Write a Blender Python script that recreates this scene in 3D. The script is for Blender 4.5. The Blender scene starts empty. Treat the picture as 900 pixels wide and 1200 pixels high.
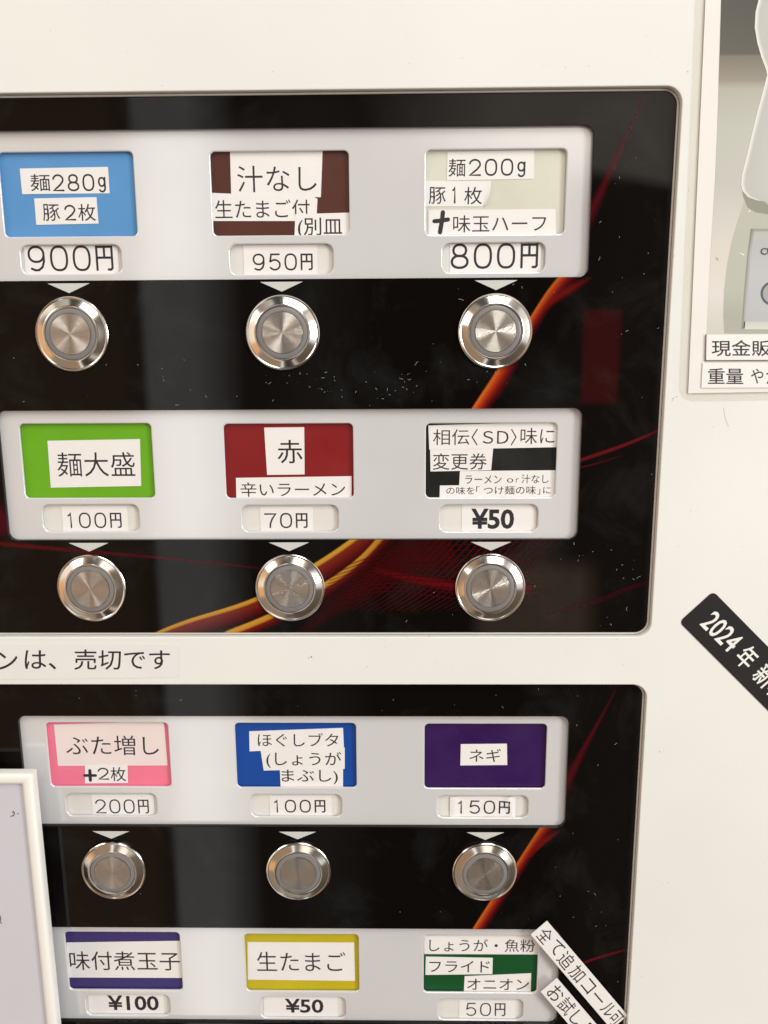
import bpy, bmesh, math, random
from mathutils import Vector, Matrix

random.seed(7)
S = bpy.context.scene
COL = S.collection
R_ = math.radians


def lin(r, g, b, k=1.0):
    f = lambda c: (c / 12.92 if c <= .04045 else ((c + .055) / 1.055) ** 2.4)
    return (f(r / 255) * k, f(g / 255) * k, f(b / 255) * k, 1.0)


# ------------------------------------------------------------------ camera
# Fitted to the 63 mm grid of the nine push buttons. X right, Y into the machine, Z up.
# y = 0 is the front of the glossy black button panels.
CP = Vector((0.03398, -0.25916, 0.07697))
PITCH, YAW, ROLL, FPX = 0.20086, -0.01641, 0.00627, 1000.0
_cx, _sx, _cy, _sy, _cr, _sr = math.cos(PITCH), math.sin(PITCH), math.cos(YAW), math.sin(YAW), math.cos(ROLL), math.sin(ROLL)
FWD = Vector((_sy * _cx, _cy * _cx, -_sx))
_r0 = Vector((_cy, -_sy, 0))
_d0 = FWD.cross(_r0)
RGT = _r0 * _cr + _d0 * _sr
DWN = -_r0 * _sr + _d0 * _cr
cam = bpy.data.cameras.new('camera')
cam.sensor_fit = 'VERTICAL'
cam.sensor_height = 36
cam.sensor_width = 27
cam.lens = FPX / 1200 * 36
cam.clip_start = 0.005
cam.clip_end = 100
cam.dof.use_dof = True
cam.dof.focus_distance = 0.262
cam.dof.aperture_fstop = 30
co = bpy.data.objects.new('camera', cam)
COL.objects.link(co)
m3 = Matrix((RGT, -DWN, -FWD)).transposed()
co.matrix_world = Matrix.Translation(CP) @ m3.to_4x4()
S.camera = co

S.view_settings.view_transform = 'Standard'
S.view_settings.look = 'None'
S.view_settings.exposure = 0.0
S.view_settings.gamma = 1.0
S.cycles.max_bounces = 8

# ------------------------------------------------------------------ world: dim shop interior, by direction
W_ = bpy.data.worlds.new('World')
S.world = W_
W_.use_nodes = True
nt = W_.node_tree
for n in list(nt.nodes):
    nt.nodes.remove(n)
NN = nt.nodes.new
LK = nt.links.new


def wmath(op, a, b=None, c=None, clamp=False):
    n = NN('ShaderNodeMath')
    n.operation = op
    n.use_clamp = clamp
    for i, v in enumerate((a, b, c)):
        if v is None:
            continue
        if isinstance(v, (int, float)):
            n.inputs[i].default_value = v
        else:
            LK(v, n.inputs[i])
    return n.outputs[0]


tc = NN('ShaderNodeTexCoord')
sp = NN('ShaderNodeSeparateXYZ')
LK(tc.outputs['Generated'], sp.inputs[0])
dx, dy, dz = sp.outputs
az = wmath('MULTIPLY', wmath('ARCTAN2', dx, wmath('MULTIPLY', dy, -1.0)), 180 / math.pi)
el = wmath('MULTIPLY', wmath('ARCSINE', dz), 180 / math.pi)


def edge(v, at, soft):
    return wmath('MULTIPLY_ADD', v, 1.0 / soft, 0.5 - at / soft, clamp=True)


def wrect(a0, a1, e0, e1, sa0=1.0, sa1=None, se=2.0, slant=0.0):
    e = wmath('MULTIPLY_ADD', az, slant, el) if slant else el
    m = wmath('MULTIPLY', edge(az, a0, sa0), wmath('SUBTRACT', 1.0, edge(az, a1, sa1 or sa0)))
    q = wmath('MULTIPLY', edge(e, e0, se), wmath('SUBTRACT', 1.0, edge(e, e1, se)))
    return wmath('MULTIPLY', m, q)


acc = None


def wadd(mask, colour, mode='MIX'):
    global acc
    n = NN('ShaderNodeMix')
    n.data_type = 'RGBA'
    n.blend_type = mode
    if isinstance(mask, (int, float)):
        n.inputs[0].default_value = mask
    else:
        LK(mask, n.inputs[0])
    LK(acc, n.inputs[6])
    n.inputs[7].default_value = (*colour, 1)
    acc = n.outputs[2]


base = NN('ShaderNodeRGB')
base.outputs[0].default_value = (0.15, 0.118, 0.095, 1)
acc = base.outputs[0]
wadd(edge(el, 42, 30), (0.75, 0.70, 0.62))                                     # pale ceiling
wadd(wmath('SUBTRACT', 1.0, edge(el, -45, 30)), (0.10, 0.075, 0.055))          # floor
wadd(wrect(-180, -44, -90, 40, 8, 8, 12), (0.34, 0.26, 0.20))                  # left side of the shop
wadd(wrect(-46, -17, -60, 40, 6, 2, 10), (0.40, 0.26, 0.16))                  # brown wall, left
wadd(wrect(-9, 12, -70, 9, 3, 4, 4), (0.045, 0.04, 0.036))                      # dark clothes of the customer
wadd(wrect(-82, -52, -30, 12, 3, 3, 5), (0.95, 0.50, 0.22))                    # warm wood
wadd(wrect(-74, -60, -14, 40, 3, 3, 5), (1.2, 1.05, 0.85))                     # lit doorway
wadd(wrect(-130, -100, -20, 45, 8, 8, 12), (0.9, 0.8, 0.65))
wadd(wrect(2.0, 22.5, 12.6, 70, 9, 2, .7, .22), (1.65, 1.46, 1.28))            # wall above the customer
wadd(wrect(16.9, 24, -60, 14, .7, 4, 3), (0.75, 0.64, 0.53))                   # wall right of the customer
wadd(wrect(12.0, 14.3, -4.2, 1.7, .2, .2, .25), (1.35, 0.13, 0.14))             # red poster across the room
wadd(wrect(8.0, 11.2, -16, -2.0, 2, 2, 4), (0.34, 0.34, 0.31))
wadd(wrect(-16.3, -11.6, -70, 65, .5, 3.0, 8), (1.50, 1.47, 1.42))             # pale door post behind
wadd(wrect(-7.5, -3.5, -40, 60, 4, 4, 8), (0.24, 0.23, 0.21))
wadd(wrect(40, 86, -16, 34, 6, 6, 6), (0.9, 0.88, 0.84))                       # bright room to the right
wadd(wrect(-34, 34, 36, 74, 5, 5, 5), (0.07, 0.06, 0.055))                     # dark patch added overhead so the button rims reflect dark at the top
wadd(wrect(5.5, 13.2, -20.5, -14.8, 1.2, 1.5, 1.6), (1.2, 0.80, 0.58))          # hand of the customer
wadd(wrect(100, 150, -10, 40, 8, 8, 8), (0.8, 0.75, 0.66))
bg = NN('ShaderNodeBackground')
bg.inputs[1].default_value = 1.0
LK(acc, bg.inputs[0])
wo = NN('ShaderNodeOutputWorld')
LK(bg.outputs[0], wo.inputs[0])


def lamp(name, loc, target, size, size_y, power, colour):
    l = bpy.data.lights.new(name, 'AREA')
    l.shape = 'RECTANGLE'
    l.size, l.size_y = size, size_y
    l.energy = power
    l.color = colour
    o = bpy.data.objects.new(name, l)
    COL.objects.link(o)
    o.location = loc
    o.rotation_euler = (Vector(target) - Vector(loc)).to_track_quat('-Z', 'Y').to_euler()
    return o


lamp('ceiling_lamp', (0.50, -1.25, 1.55), (0.03, 0, 0), 1.0, 1.0, 21.5, (1.0, 0.985, 0.935))
lamp('window_lamp', (1.50, -1.10, 0.22), (0.03, 0, -.03), 0.45, 0.70, 17.5, (1.0, 0.995, 0.965))
lamp('left_fill_lamp', (-1.35, -1.15, 0.8), (0.0, 0, 0), 0.6, 0.6, 5.5, (1.0, 0.975, 0.94))  # weak fill added from the left front, not a known lamp of the shop





# ------------------------------------------------------------------ pixel of the photo -> point of the real plane y = const
def at(px, py, y=0.0):
    d = RGT * ((px - 450) / FPX) + DWN * ((py - 600) / FPX) + FWD
    k = (y - CP.y) / d.y
    p = CP + d * k
    return Vector((p.x, p.z))


def rect_at(x0, y0, x1, y1, y):
    """real upright rectangle (xmin, zmin, xmax, zmax) whose middle lines meet these pixels"""
    cxp, cyp = (x0 + x1) / 2, (y0 + y1) / 2
    return (at(x0, cyp, y).x, at(cxp, y1, y).y, at(x1, cyp, y).x, at(cxp, y0, y).y)


def grow(r, k):
    return (r[0] - k, r[1] - k, r[2] + k, r[3] + k)


def quad_pts(r):
    return [Vector((r[0], r[3])), Vector((r[2], r[3])), Vector((r[2], r[1])), Vector((r[0], r[1]))]  # tl tr br bl


def box_of(spec, y):
    """spec: 4 numbers = upright px rectangle, 4 pairs = px corners tl tr br bl"""
    if isinstance(spec[0], (int, float)):
        return quad_pts(rect_at(*spec, y))
    return [at(p[0], p[1], y) for p in spec]


def bil(q, u, v):      # u right, v down
    return (q[0] * (1 - u) + q[1] * u) * (1 - v) + (q[3] * (1 - u) + q[2] * u) * v


# ------------------------------------------------------------------ materials
MATS = {}


def new_mat(name):
    m = bpy.data.materials.new(name)
    m.use_nodes = True
    b = m.node_tree.nodes['Principled BSDF']
    MATS[name] = m
    return m, m.node_tree, b


def simple(name, colour, rough=0.5, metal=0.0, spec=0.5, var=0.0, vscale=200, bump=0.0, bscale=900, coat=0.0, rvar=0.0):
    m, t, b = new_mat(name)
    b.inputs['Base Color'].default_value = colour
    b.inputs['Roughness'].default_value = rough
    b.inputs['Metallic'].default_value = metal
    b.inputs['Specular IOR Level'].default_value = spec
    b.inputs['Coat Weight'].default_value = coat
    b.inputs['Coat Roughness'].default_value = .06
    tcn = t.nodes.new('ShaderNodeTexCoord')
    if var:
        n = t.nodes.new('ShaderNodeTexNoise')
        n.inputs['Scale'].default_value = vscale
        n.inputs['Detail'].default_value = 6
        t.links.new(tcn.outputs['Object'], n.inputs['Vector'])
        r = t.nodes.new('ShaderNodeMapRange')
        r.inputs[1].default_value, r.inputs[2].default_value = .3, .7
        r.inputs[3].default_value, r.inputs[4].default_value = 1 - var, 1 + var
        t.links.new(n.outputs[0], r.inputs[0])
        x = t.nodes.new('ShaderNodeMix')
        x.data_type = 'RGBA'
        x.blend_type = 'MULTIPLY'
        x.inputs[0].default_value = 1
        x.inputs[6].default_value = colour
        t.links.new(r.outputs[0], x.inputs[7])
        t.links.new(x.outputs[2], b.inputs['Base Color'])
    if rvar:
        n = t.nodes.new('ShaderNodeTexNoise')
        n.inputs['Scale'].default_value = 70
        n.inputs['Detail'].default_value = 8
        n.inputs['Roughness'].default_value = .65
        t.links.new(tcn.outputs['Object'], n.inputs['Vector'])
        r = t.nodes.new('ShaderNodeMapRange')
        r.inputs[1].default_value, r.inputs[2].default_value = .35, .7
        r.inputs[3].default_value, r.inputs[4].default_value = rough, rough + rvar
        t.links.new(n.outputs[0], r.inputs[0])
        t.links.new(r.outputs[0], b.inputs['Roughness'])
    if bump:
        n = t.nodes.new('ShaderNodeTexNoise')
        n.inputs['Scale'].default_value = bscale
        n.inputs['Detail'].default_value = 3
        t.links.new(tcn.outputs['Object'], n.inputs['Vector'])
        u = t.nodes.new('ShaderNodeBump')
        u.inputs['Strength'].default_value = bump
        u.inputs['Distance'].default_value = .0002
        t.links.new(n.outputs[0], u.inputs['Height'])
        t.links.new(u.outputs[0], b.inputs['Normal'])
    return m


M_body = simple('cream_enamel', (0.765, 0.78, 0.755, 1), .38, var=.035, vscale=11, bump=.12, bscale=700, rvar=.12)
M_strip = simple('white_plastic', (0.655, 0.66, 0.675, 1), .10, spec=2.0, var=.02, vscale=40, bump=.35, bscale=28, rvar=.03)
M_paper = simple('paper', (0.80, 0.785, 0.775, 1), .6, var=.02, vscale=120, bump=.1, bscale=1500)
M_pinkpaper = simple('pinkish_paper', (0.80, 0.69, 0.68, 1), .6, var=.02, vscale=120)
M_insert = simple('insert_paper', (0.70, 0.69, 0.655, 1), .55, var=.03, vscale=90)
M_ink = simple('ink', (0.018, 0.016, 0.022, 1), .5)
M_dust = simple('dust', (0.42, 0.42, 0.40, 1), .8)
M_dirt = simple('dirt', (0.42, 0.38, 0.33, 1), .8)
M_arrow = simple('arrow_print', (0.58, 0.59, 0.57, 1), .35)
M_steel = simple('polished_steel', (0.74, 0.71, 0.66, 1), .11, metal=1.0, rvar=.06)
M_led = simple('grey_ring_plastic', (0.20, 0.195, 0.19, 1), .3)
M_trim = simple('grey_gasket', (0.52, 0.50, 0.45, 1), .4)
M_dark = simple('dark_gap', (0.02, 0.018, 0.016, 1), .6)
M_frame = simple('frame_plastic', (0.84, 0.83, 0.79, 1), .32, bump=.05)
M_sheet = simple('blueish_sheet', (0.60, 0.60, 0.66, 1), .5, var=.015, vscale=60)
M_sticker = simple('black_vinyl', (0.012, 0.012, 0.013, 1), .38, var=.2, vscale=60)
M_white = simple('white_print', (0.82, 0.81, 0.79, 1), .5)

# brushed spun cap
M_cap, t, b = new_mat('spun_steel')
b.inputs['Base Color'].default_value = (0.60, 0.565, 0.52, 1)
b.inputs['Metallic'].default_value = 1
b.inputs['Roughness'].default_value = .19
tn = lambda k: t.nodes.new(k)


def tmath(op, x, y, z=None):
    n_ = tn('ShaderNodeMath')
    n_.operation = op
    for k_, v_ in enumerate((x, y, z)):
        if v_ is None:
            continue
        if isinstance(v_, (int, float)):
            n_.inputs[k_].default_value = v_
        else:
            t.links.new(v_, n_.inputs[k_])
    return n_.outputs[0]


# lathe-turned grooves finer than a pixel: the normal leans in or out along the radius
tcn = tn('ShaderNodeTexCoord')
sx = tn('ShaderNodeSeparateXYZ')
t.links.new(tcn.outputs['Object'], sx.inputs[0])
flat = tn('ShaderNodeCombineXYZ')
t.links.new(sx.outputs[0], flat.inputs[0])
t.links.new(sx.outputs[2], flat.inputs[2])
nrm = tn('ShaderNodeVectorMath')
nrm.operation = 'NORMALIZE'
t.links.new(flat.outputs[0], nrm.inputs[0])
big = tn('ShaderNodeVectorMath')
big.operation = 'SCALE'
big.inputs['Scale'].default_value = 91237.0
t.links.new(tcn.outputs['Object'], big.inputs[0])
wn = tn('ShaderNodeTexWhiteNoise')
t.links.new(big.outputs[0], wn.inputs['Vector'])
ws = tn('ShaderNodeSeparateColor')
t.links.new(wn.outputs['Color'], ws.inputs[0])
lean = tmath('MULTIPLY', tmath('SUBTRACT', tmath('ADD', ws.outputs[0], ws.outputs[1]), 1.0), .62)
gr = tn('ShaderNodeVectorMath')
gr.operation = 'SCALE'
t.links.new(nrm.outputs[0], gr.inputs[0])
t.links.new(lean, gr.inputs['Scale'])
ad = tn('ShaderNodeVectorMath')
ad.operation = 'ADD'
ad.inputs[1].default_value = (0, -1, 0)
t.links.new(gr.outputs[0], ad.inputs[0])
vt = tn('ShaderNodeVectorTransform')
vt.vector_type = 'NORMAL'
vt.convert_from, vt.convert_to = 'OBJECT', 'WORLD'
t.links.new(ad.outputs[0], vt.inputs[0])
nz = tn('ShaderNodeVectorMath')
nz.operation = 'NORMALIZE'
t.links.new(vt.outputs[0], nz.inputs[0])
t.links.new(nz.outputs[0], b.inputs['Normal'])
BLK4 = (0.0035, 0.0026, 0.0022, 1)
# printed glossy film of the button panels: colour from the print (vertex colours), clear gloss over all
def print_mat(name, rough, rv, spec=.5):
    m = simple(name, (1, 1, 1, 1), rough, spec=spec, rvar=rv)
    a = m.node_tree.nodes.new('ShaderNodeVertexColor')
    a.layer_name = 'Col'
    m.node_tree.links.new(a.outputs[0], m.node_tree.nodes['Principled BSDF'].inputs['Base Color'])
    m.node_tree.links.new(a.outputs[1], m.node_tree.nodes['Principled BSDF'].inputs['Alpha'])
    return m


M_film = simple('black_gloss_film', BLK4, .012, spec=.26, rvar=.035)
t = M_film.node_tree
b = t.nodes['Principled BSDF']
tcn = t.nodes.new('ShaderNodeTexCoord')
n1 = t.nodes.new('ShaderNodeTexNoise')
n1.inputs['Scale'].default_value = 42
n1.inputs['Detail'].default_value = 9
n1.inputs['Roughness'].default_value = .62
n1.inputs['Distortion'].default_value = .6
t.links.new(tcn.outputs['Object'], n1.inputs['Vector'])
mr = t.nodes.new('ShaderNodeMapRange')
mr.inputs[1].default_value, mr.inputs[2].default_value = .52, .80
t.links.new(n1.outputs[0], mr.inputs[0])
mx = t.nodes.new('ShaderNodeMix')
mx.data_type = 'RGBA'
mx.inputs[6].default_value = BLK4
mx.inputs[7].default_value = (0.0135, 0.0137, 0.0135, 1)
t.links.new(mr.outputs[0], mx.inputs[0])
t.links.new(mx.outputs[2], b.inputs['Base Color'])
M_print = print_mat('printed_colour', .015, .04, .26)
M_photo = print_mat('photo_print', .30, .05)

# clear laminate
M_lam, t, b = new_mat('clear_laminate')
b.inputs['Base Color'].default_value = (0.74, 0.68, 0.58, 1)
b.inputs['Roughness'].default_value = .22
b.inputs['Alpha'].default_value = .13


# ------------------------------------------------------------------ mesh helpers
def finish(name, me, mats, parent=None, sharp=35):
    for m in mats:
        me.materials.append(m)
    o = bpy.data.objects.new(name, me)
    COL.objects.link(o)
    if parent:
        o.parent = parent
    if sharp is not None:
        for p in me.polygons:
            p.use_smooth = True
        me.set_sharp_from_angle(angle=R_(sharp))
    return o


def from_bm(name, bm, mats, parent=None, sharp=None):
    me = bpy.data.meshes.new(name)
    bm.to_mesh(me)
    bm.free()
    return finish(name, me, mats, parent, sharp)


def round_rect(r, rad, n=8):
    x0, z0, x1, z1 = r
    out = []
    for cx, cz, a0 in ((x1 - rad, z1 - rad, 0), (x0 + rad, z1 - rad, 90), (x0 + rad, z0 + rad, 180), (x1 - rad, z0 + rad, 270)):
        for i in range(n + 1):
            a = R_(a0 + 90 * i / n)
            out.append((cx + rad * math.cos(a), cz + rad * math.sin(a)))
    return out


def plate_mesh(name, loops, yf, thick, bevel=0.0, res=3):
    """plate with holes in the XZ plane, front at y = yf, back at yf + thick"""
    c = bpy.data.curves.new(name, 'CURVE')
    c.dimensions = '2D'
    c.fill_mode = 'BOTH'
    for L in loops:
        s = c.splines.new('POLY')
        s.points.add(len(L) - 1)
        for p, (x, z) in zip(s.points, L):
            p.co = (x, z, 0, 1)
        s.use_cyclic_u = True
    c.extrude = thick / 2 - bevel
    c.bevel_depth = bevel
    c.bevel_resolution = res
    c.offset = -bevel
    o = bpy.data.objects.new(name, c)
    COL.objects.link(o)
    dg = bpy.context.evaluated_depsgraph_get()
    me = bpy.data.meshes.new_from_object(o.evaluated_get(dg))
    bpy.data.objects.remove(o)
    bpy.data.curves.remove(c)
    for v in me.vertices:
        x, z, h = v.co
        v.co = (x, yf + thick / 2 - h, z)
    me.name = name
    return me


def plate(name, loops, yf, thick, bevel, mats, parent=None, res=3, sharp=50):
    return finish(name, plate_mesh(name, loops, yf, thick, bevel, res), mats, parent, sharp)


_gl = {}


def glyphs(s, off):
    k = (s, off)
    if k not in _gl:
        c = bpy.data.curves.new('run', 'FONT')
        c.body = s
        c.offset = off
        c.resolution_u = 3
        o = bpy.data.objects.new('run', c)
        COL.objects.link(o)
        dg = bpy.context.evaluated_depsgraph_get()
        me = bpy.data.meshes.new_from_object(o.evaluated_get(dg))
        vs = [(v.co.x, v.co.y) for v in me.vertices]
        x0 = min(v[0] for v in vs)
        x1 = max(v[0] for v in vs)
        y0 = min(v[1] for v in vs)
        y1 = max(v[1] for v in vs)
        vs = [((x - x0) / (x1 - x0), 1 - (y - y0) / (y1 - y0)) for x, y in vs]
        fs = [tuple(p.vertices) for p in me.polygons]
        bpy.data.objects.remove(o)
        bpy.data.curves.remove(c)
        bpy.data.meshes.remove(me)
        _gl[k] = (vs, fs)
    return _gl[k]


def add_text(bm, s, q, y, mi, off=-.006):
    off = off + .0085 if off < .01 else off
    vs, fs = glyphs(s, off)
    V = []
    for u, v in vs:
        p = bil(q, u, v)
        V.append(bm.verts.new((p.x, y, p.y)))
    for f in fs:
        try:
            fc = bm.faces.new([V[i] for i in f])
            fc.material_index = mi
        except ValueError:
            pass


def arc(cx, cy, rx, ry, a0, a1, n=14):
    return [(cx + rx * math.cos(R_(a0 + (a1 - a0) * i / n)), cy - ry * math.sin(R_(a0 + (a1 - a0) * i / n))) for i in range(n + 1)]


def sup(cx, cy, rx, ry, n=36, e=2.5):
    out = []
    for i in range(n + 1):
        a = 2 * math.pi * i / n
        c, s = math.cos(a), math.sin(a)
        out.append((cx + rx * math.copysign(abs(c) ** (2 / e), c), cy - ry * math.copysign(abs(s) ** (2 / e), s)))
    return out


# rounded label-printer figures as strokes: u right, v down
STROKES = {
    '0': [sup(.5, .5, .48, .5)],
    '1': [[(.28, .17), (.42, .12), (.56, 0), (.56, 1)]],
    '2': [arc(.5, .30, .46, .30, 170, -20, 14) + [(.70, .62), (.36, .82), (.06, 1), (.98, 1)]],
    '5': [[(.90, 0), (.20, 0), (.10, .46)] + arc(.5, .68, .46, .32, 135, -145, 18)],
    '7': [[(.02, .02), (.98, .02), (.66, .38), (.50, .70), (.46, 1)]],
    '8': [sup(.5, .245, .38, .245, 28, 2.2), sup(.5, .74, .47, .26, 30, 2.2)],
    '9': [sup(.5, .32, .45, .32, 30, 2.2), [(.95, .32), (.95, .62), (.84, .86), (.62, .99), (.40, 1), (.18, .93)]],
    'g': [sup(.46, .47, .38, .27, 26, 2.2), [(.88, .2), (.86, .30), (.86, .88)] + arc(.48, .88, .38, .22, 0, -150, 12)],
    '円': [[(.04, 1), (.04, .02), (.96, .02), (.96, .92), (.88, .99), (.72, .99)], [(.5, .02), (.5, .48)], [(.04, .48), (.96, .48)]],
    '1s': [[(.5, 0), (.5, 1)]],
}


def add_stroke(bm, pts, w, y, mi, closed=False):
    n = len(pts)
    if closed:
        pts = pts[:-1]
        n -= 1
    L, Rr = [], []
    for i in range(n):
        a = pts[i - 1] if (i > 0 or closed) else pts[i]
        b_ = pts[(i + 1) % n] if (i < n - 1 or closed) else pts[i]
        d1 = (pts[i] - a)
        d2 = (b_ - pts[i])
        d1 = d1.normalized() if d1.length > 1e-9 else None
        d2 = d2.normalized() if d2.length > 1e-9 else None
        d1 = d1 or d2
        d2 = d2 or d1
        t_ = d1 + d2
        t_ = t_.normalized() if t_.length > 1e-6 else d1
        nn = Vector((-t_.y, t_.x))
        k = max(.6, abs(nn.dot(Vector((-d1.y, d1.x)))))
        L.append(bm.verts.new((*(lambda p: (p.x, y, p.y))(pts[i] + nn * w / 2 / k),)))
        Rr.append(bm.verts.new((*(lambda p: (p.x, y, p.y))(pts[i] - nn * w / 2 / k),)))
    for i in range(n if closed else n - 1):
        j = (i + 1) % n
        f = bm.faces.new((L[i], L[j], Rr[j], Rr[i]))
        f.material_index = mi
    if not closed:
        for i, sgn in ((0, -1), (n - 1, 1)):
            p = pts[i]
            d = (pts[1] - pts[0]) if i == 0 else (pts[n - 1] - pts[n - 2])
            a0 = math.atan2(d.y, d.x) * 1.0 + (math.pi if i == 0 else 0)
            vs = [bm.verts.new((p.x + w / 2 * math.cos(a0 + math.pi * (k / 6 - .5)), y, p.y + w / 2 * math.sin(a0 + math.pi * (k / 6 - .5)))) for k in range(7)]
            f = bm.faces.new(vs)
            f.material_index = mi


def add_figures(bm, s, q, y, mi, w=.00042, gap=.34, cells=None):
    gap, w = gap + .12, w * 1.28
    """figures of equal cell width filling quad q"""
    n = len(s)
    cells = cells or [1.0] * n
    tot = sum(cells) + gap * (n - 1)
    x = 0
    for i, ch in enumerate(s):
        u0, u1 = x / tot, (x + cells[i]) / tot
        for k, st in enumerate(STROKES[ch]):
            pts = [bil(q, u0 + (u1 - u0) * a, b_) for a, b_ in st]
            add_stroke(bm, pts, w, y - .000004 * k, mi, closed=(st[0] == st[-1] or (Vector(st[0]) - Vector(st[-1])).length < 1e-6))
        x += cells[i] + gap


def add_poly(bm, pts, y, mi=0, thick=0.0):
    f_ = [bm.verts.new((p[0], y, p[1])) for p in pts]
    f = bm.faces.new(f_)
    f.material_index = mi
    if thick:
        b_ = [bm.verts.new((p[0], y + thick, p[1])) for p in pts]
        n = len(pts)
        for i in range(n):
            j = (i + 1) % n
            g = bm.faces.new((f_[i], f_[j], b_[j], b_[i]))
            g.material_index = mi
    return f


def tag(o, label, cat, group=None, kind=None):
    o['label'] = label
    o['category'] = cat
    if group:
        o['group'] = group
    if kind:
        o['kind'] = kind
    return o


def empty(name, loc):
    o = bpy.data.objects.new(name, None)
    o.empty_display_size = .02
    COL.objects.link(o)
    o.location = loc
    return o


# ------------------------------------------------------------------ the machine
YB = -0.0025        # front of the enamelled door
YS = 0.0017         # front of the label strips
YC = 0.0030         # front of the menu cards
machine = empty('ticket_machine', (0, 0, 0))
tag(machine, 'cream ticket vending machine with glossy black button panels and steel push buttons', 'ticket machine')

P1 = (at(-170, 425, YB).x, at(450, 746.5, YB).y, at(781.3, 425, YB).x, at(450, 104.3, YB).y)
P2 = (at(-170, 1000, YB).x, at(450, 1330, YB).y, at(747, 1000, YB).x, at(450, 802.5, YB).y)
door_r = (-0.30, -0.30, 0.36, 0.30)
RAD = .0046
plate('front_door', [round_rect(door_r, .012), round_rect(P1, RAD, 12), round_rect(P2, RAD, 12)], YB, .00245, .00035, [M_body], machine)
bm = bmesh.new()
bmesh.ops.create_cube(bm, size=1)
for v in bm.verts:
    v.co = (v.co.x * .655 + .03, v.co.y * .25 + .1345, v.co.z * .595)
bmesh.ops.bevel(bm, geom=bm.edges[:], offset=.006, segments=3, affect='EDGES', profile=.5)
from_bm('cabinet', bm, [M_body], machine, 40)


def tube_ring(loop, y, rad, seg=8):
    bm = bmesh.new()
    n = len(loop)
    rings = []
    for i in range(n):
        a, b_ = Vector(loop[i - 1]), Vector(loop[(i + 1) % n])
        t_ = (b_ - a).normalized()
        nn = Vector((-t_.y, t_.x))
        rings.append([bm.verts.new((loop[i][0] + nn.x * rad * math.cos(k * 2 * math.pi / seg), y + rad * math.sin(k * 2 * math.pi / seg),
                                    loop[i][1] + nn.y * rad * math.cos(k * 2 * math.pi / seg))) for k in range(seg)])
    for i in range(n):
        j = (i + 1) % n
        for k in range(seg):
            l = (k + 1) % seg
            bm.faces.new((rings[i][k], rings[i][l], rings[j][l], rings[j][k]))
    bmesh.ops.recalc_face_normals(bm, faces=bm.faces[:])
    return bm


for P in (P1, P2):
    from_bm('panel_trim', tube_ring(round_rect(grow(P, -.0004), RAD - .0004, 12), -.00035, .00035), [M_trim], machine, 60)

# strip openings in the black film, pixels at y = 0: left, top, right, bottom
STRIPS = [(-28, 150, 692.5, 327), (2.5, 480, 679.5, 632.5), (26.5, 839.5, 664.5, 969), (52, 1088, 654.5, 1199)]
HOLES = [rect_at(*s, 0.0) for s in STRIPS]
# card windows and price slots, pixels on the strip front
WIN = [[(2, 178.5, 157.5, 276.5), (248.5, 177.5, 408.5, 275), (499.5, 175.5, 662.5, 274)],
       [(26.5, 497, 178.5, 583), (264, 497, 413.5, 583), (499.5, 496.5, 651.5, 582.5)],
       [(57, 847.5, 198, 921.5), (277, 848, 417, 922.5), (498, 849, 639.5, 923.5)],
       [(79, 1093, 211.5, 1160), (288, 1095.5, 420, 1161.5), (497, 1097, 629.5, 1163)]]
SLOT = [[(25, 287.5, 141.5, 320.5), (270, 286.5, 390, 321), (519, 285, 638.5, 318.5)],
        [(50.5, 592, 162.5, 622.5), (284, 592.5, 396, 622.5), (516, 592, 630, 622.5)],
        [(78, 930.5, 183, 956), (294.5, 931.5, 400, 957), (513, 933, 618.5, 958)],
        [(101, 1166.5, 198.5, 1189.5), (306, 1169, 404.5, 1193), (514, 1171.5, 612.5, 1195)]]


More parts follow.
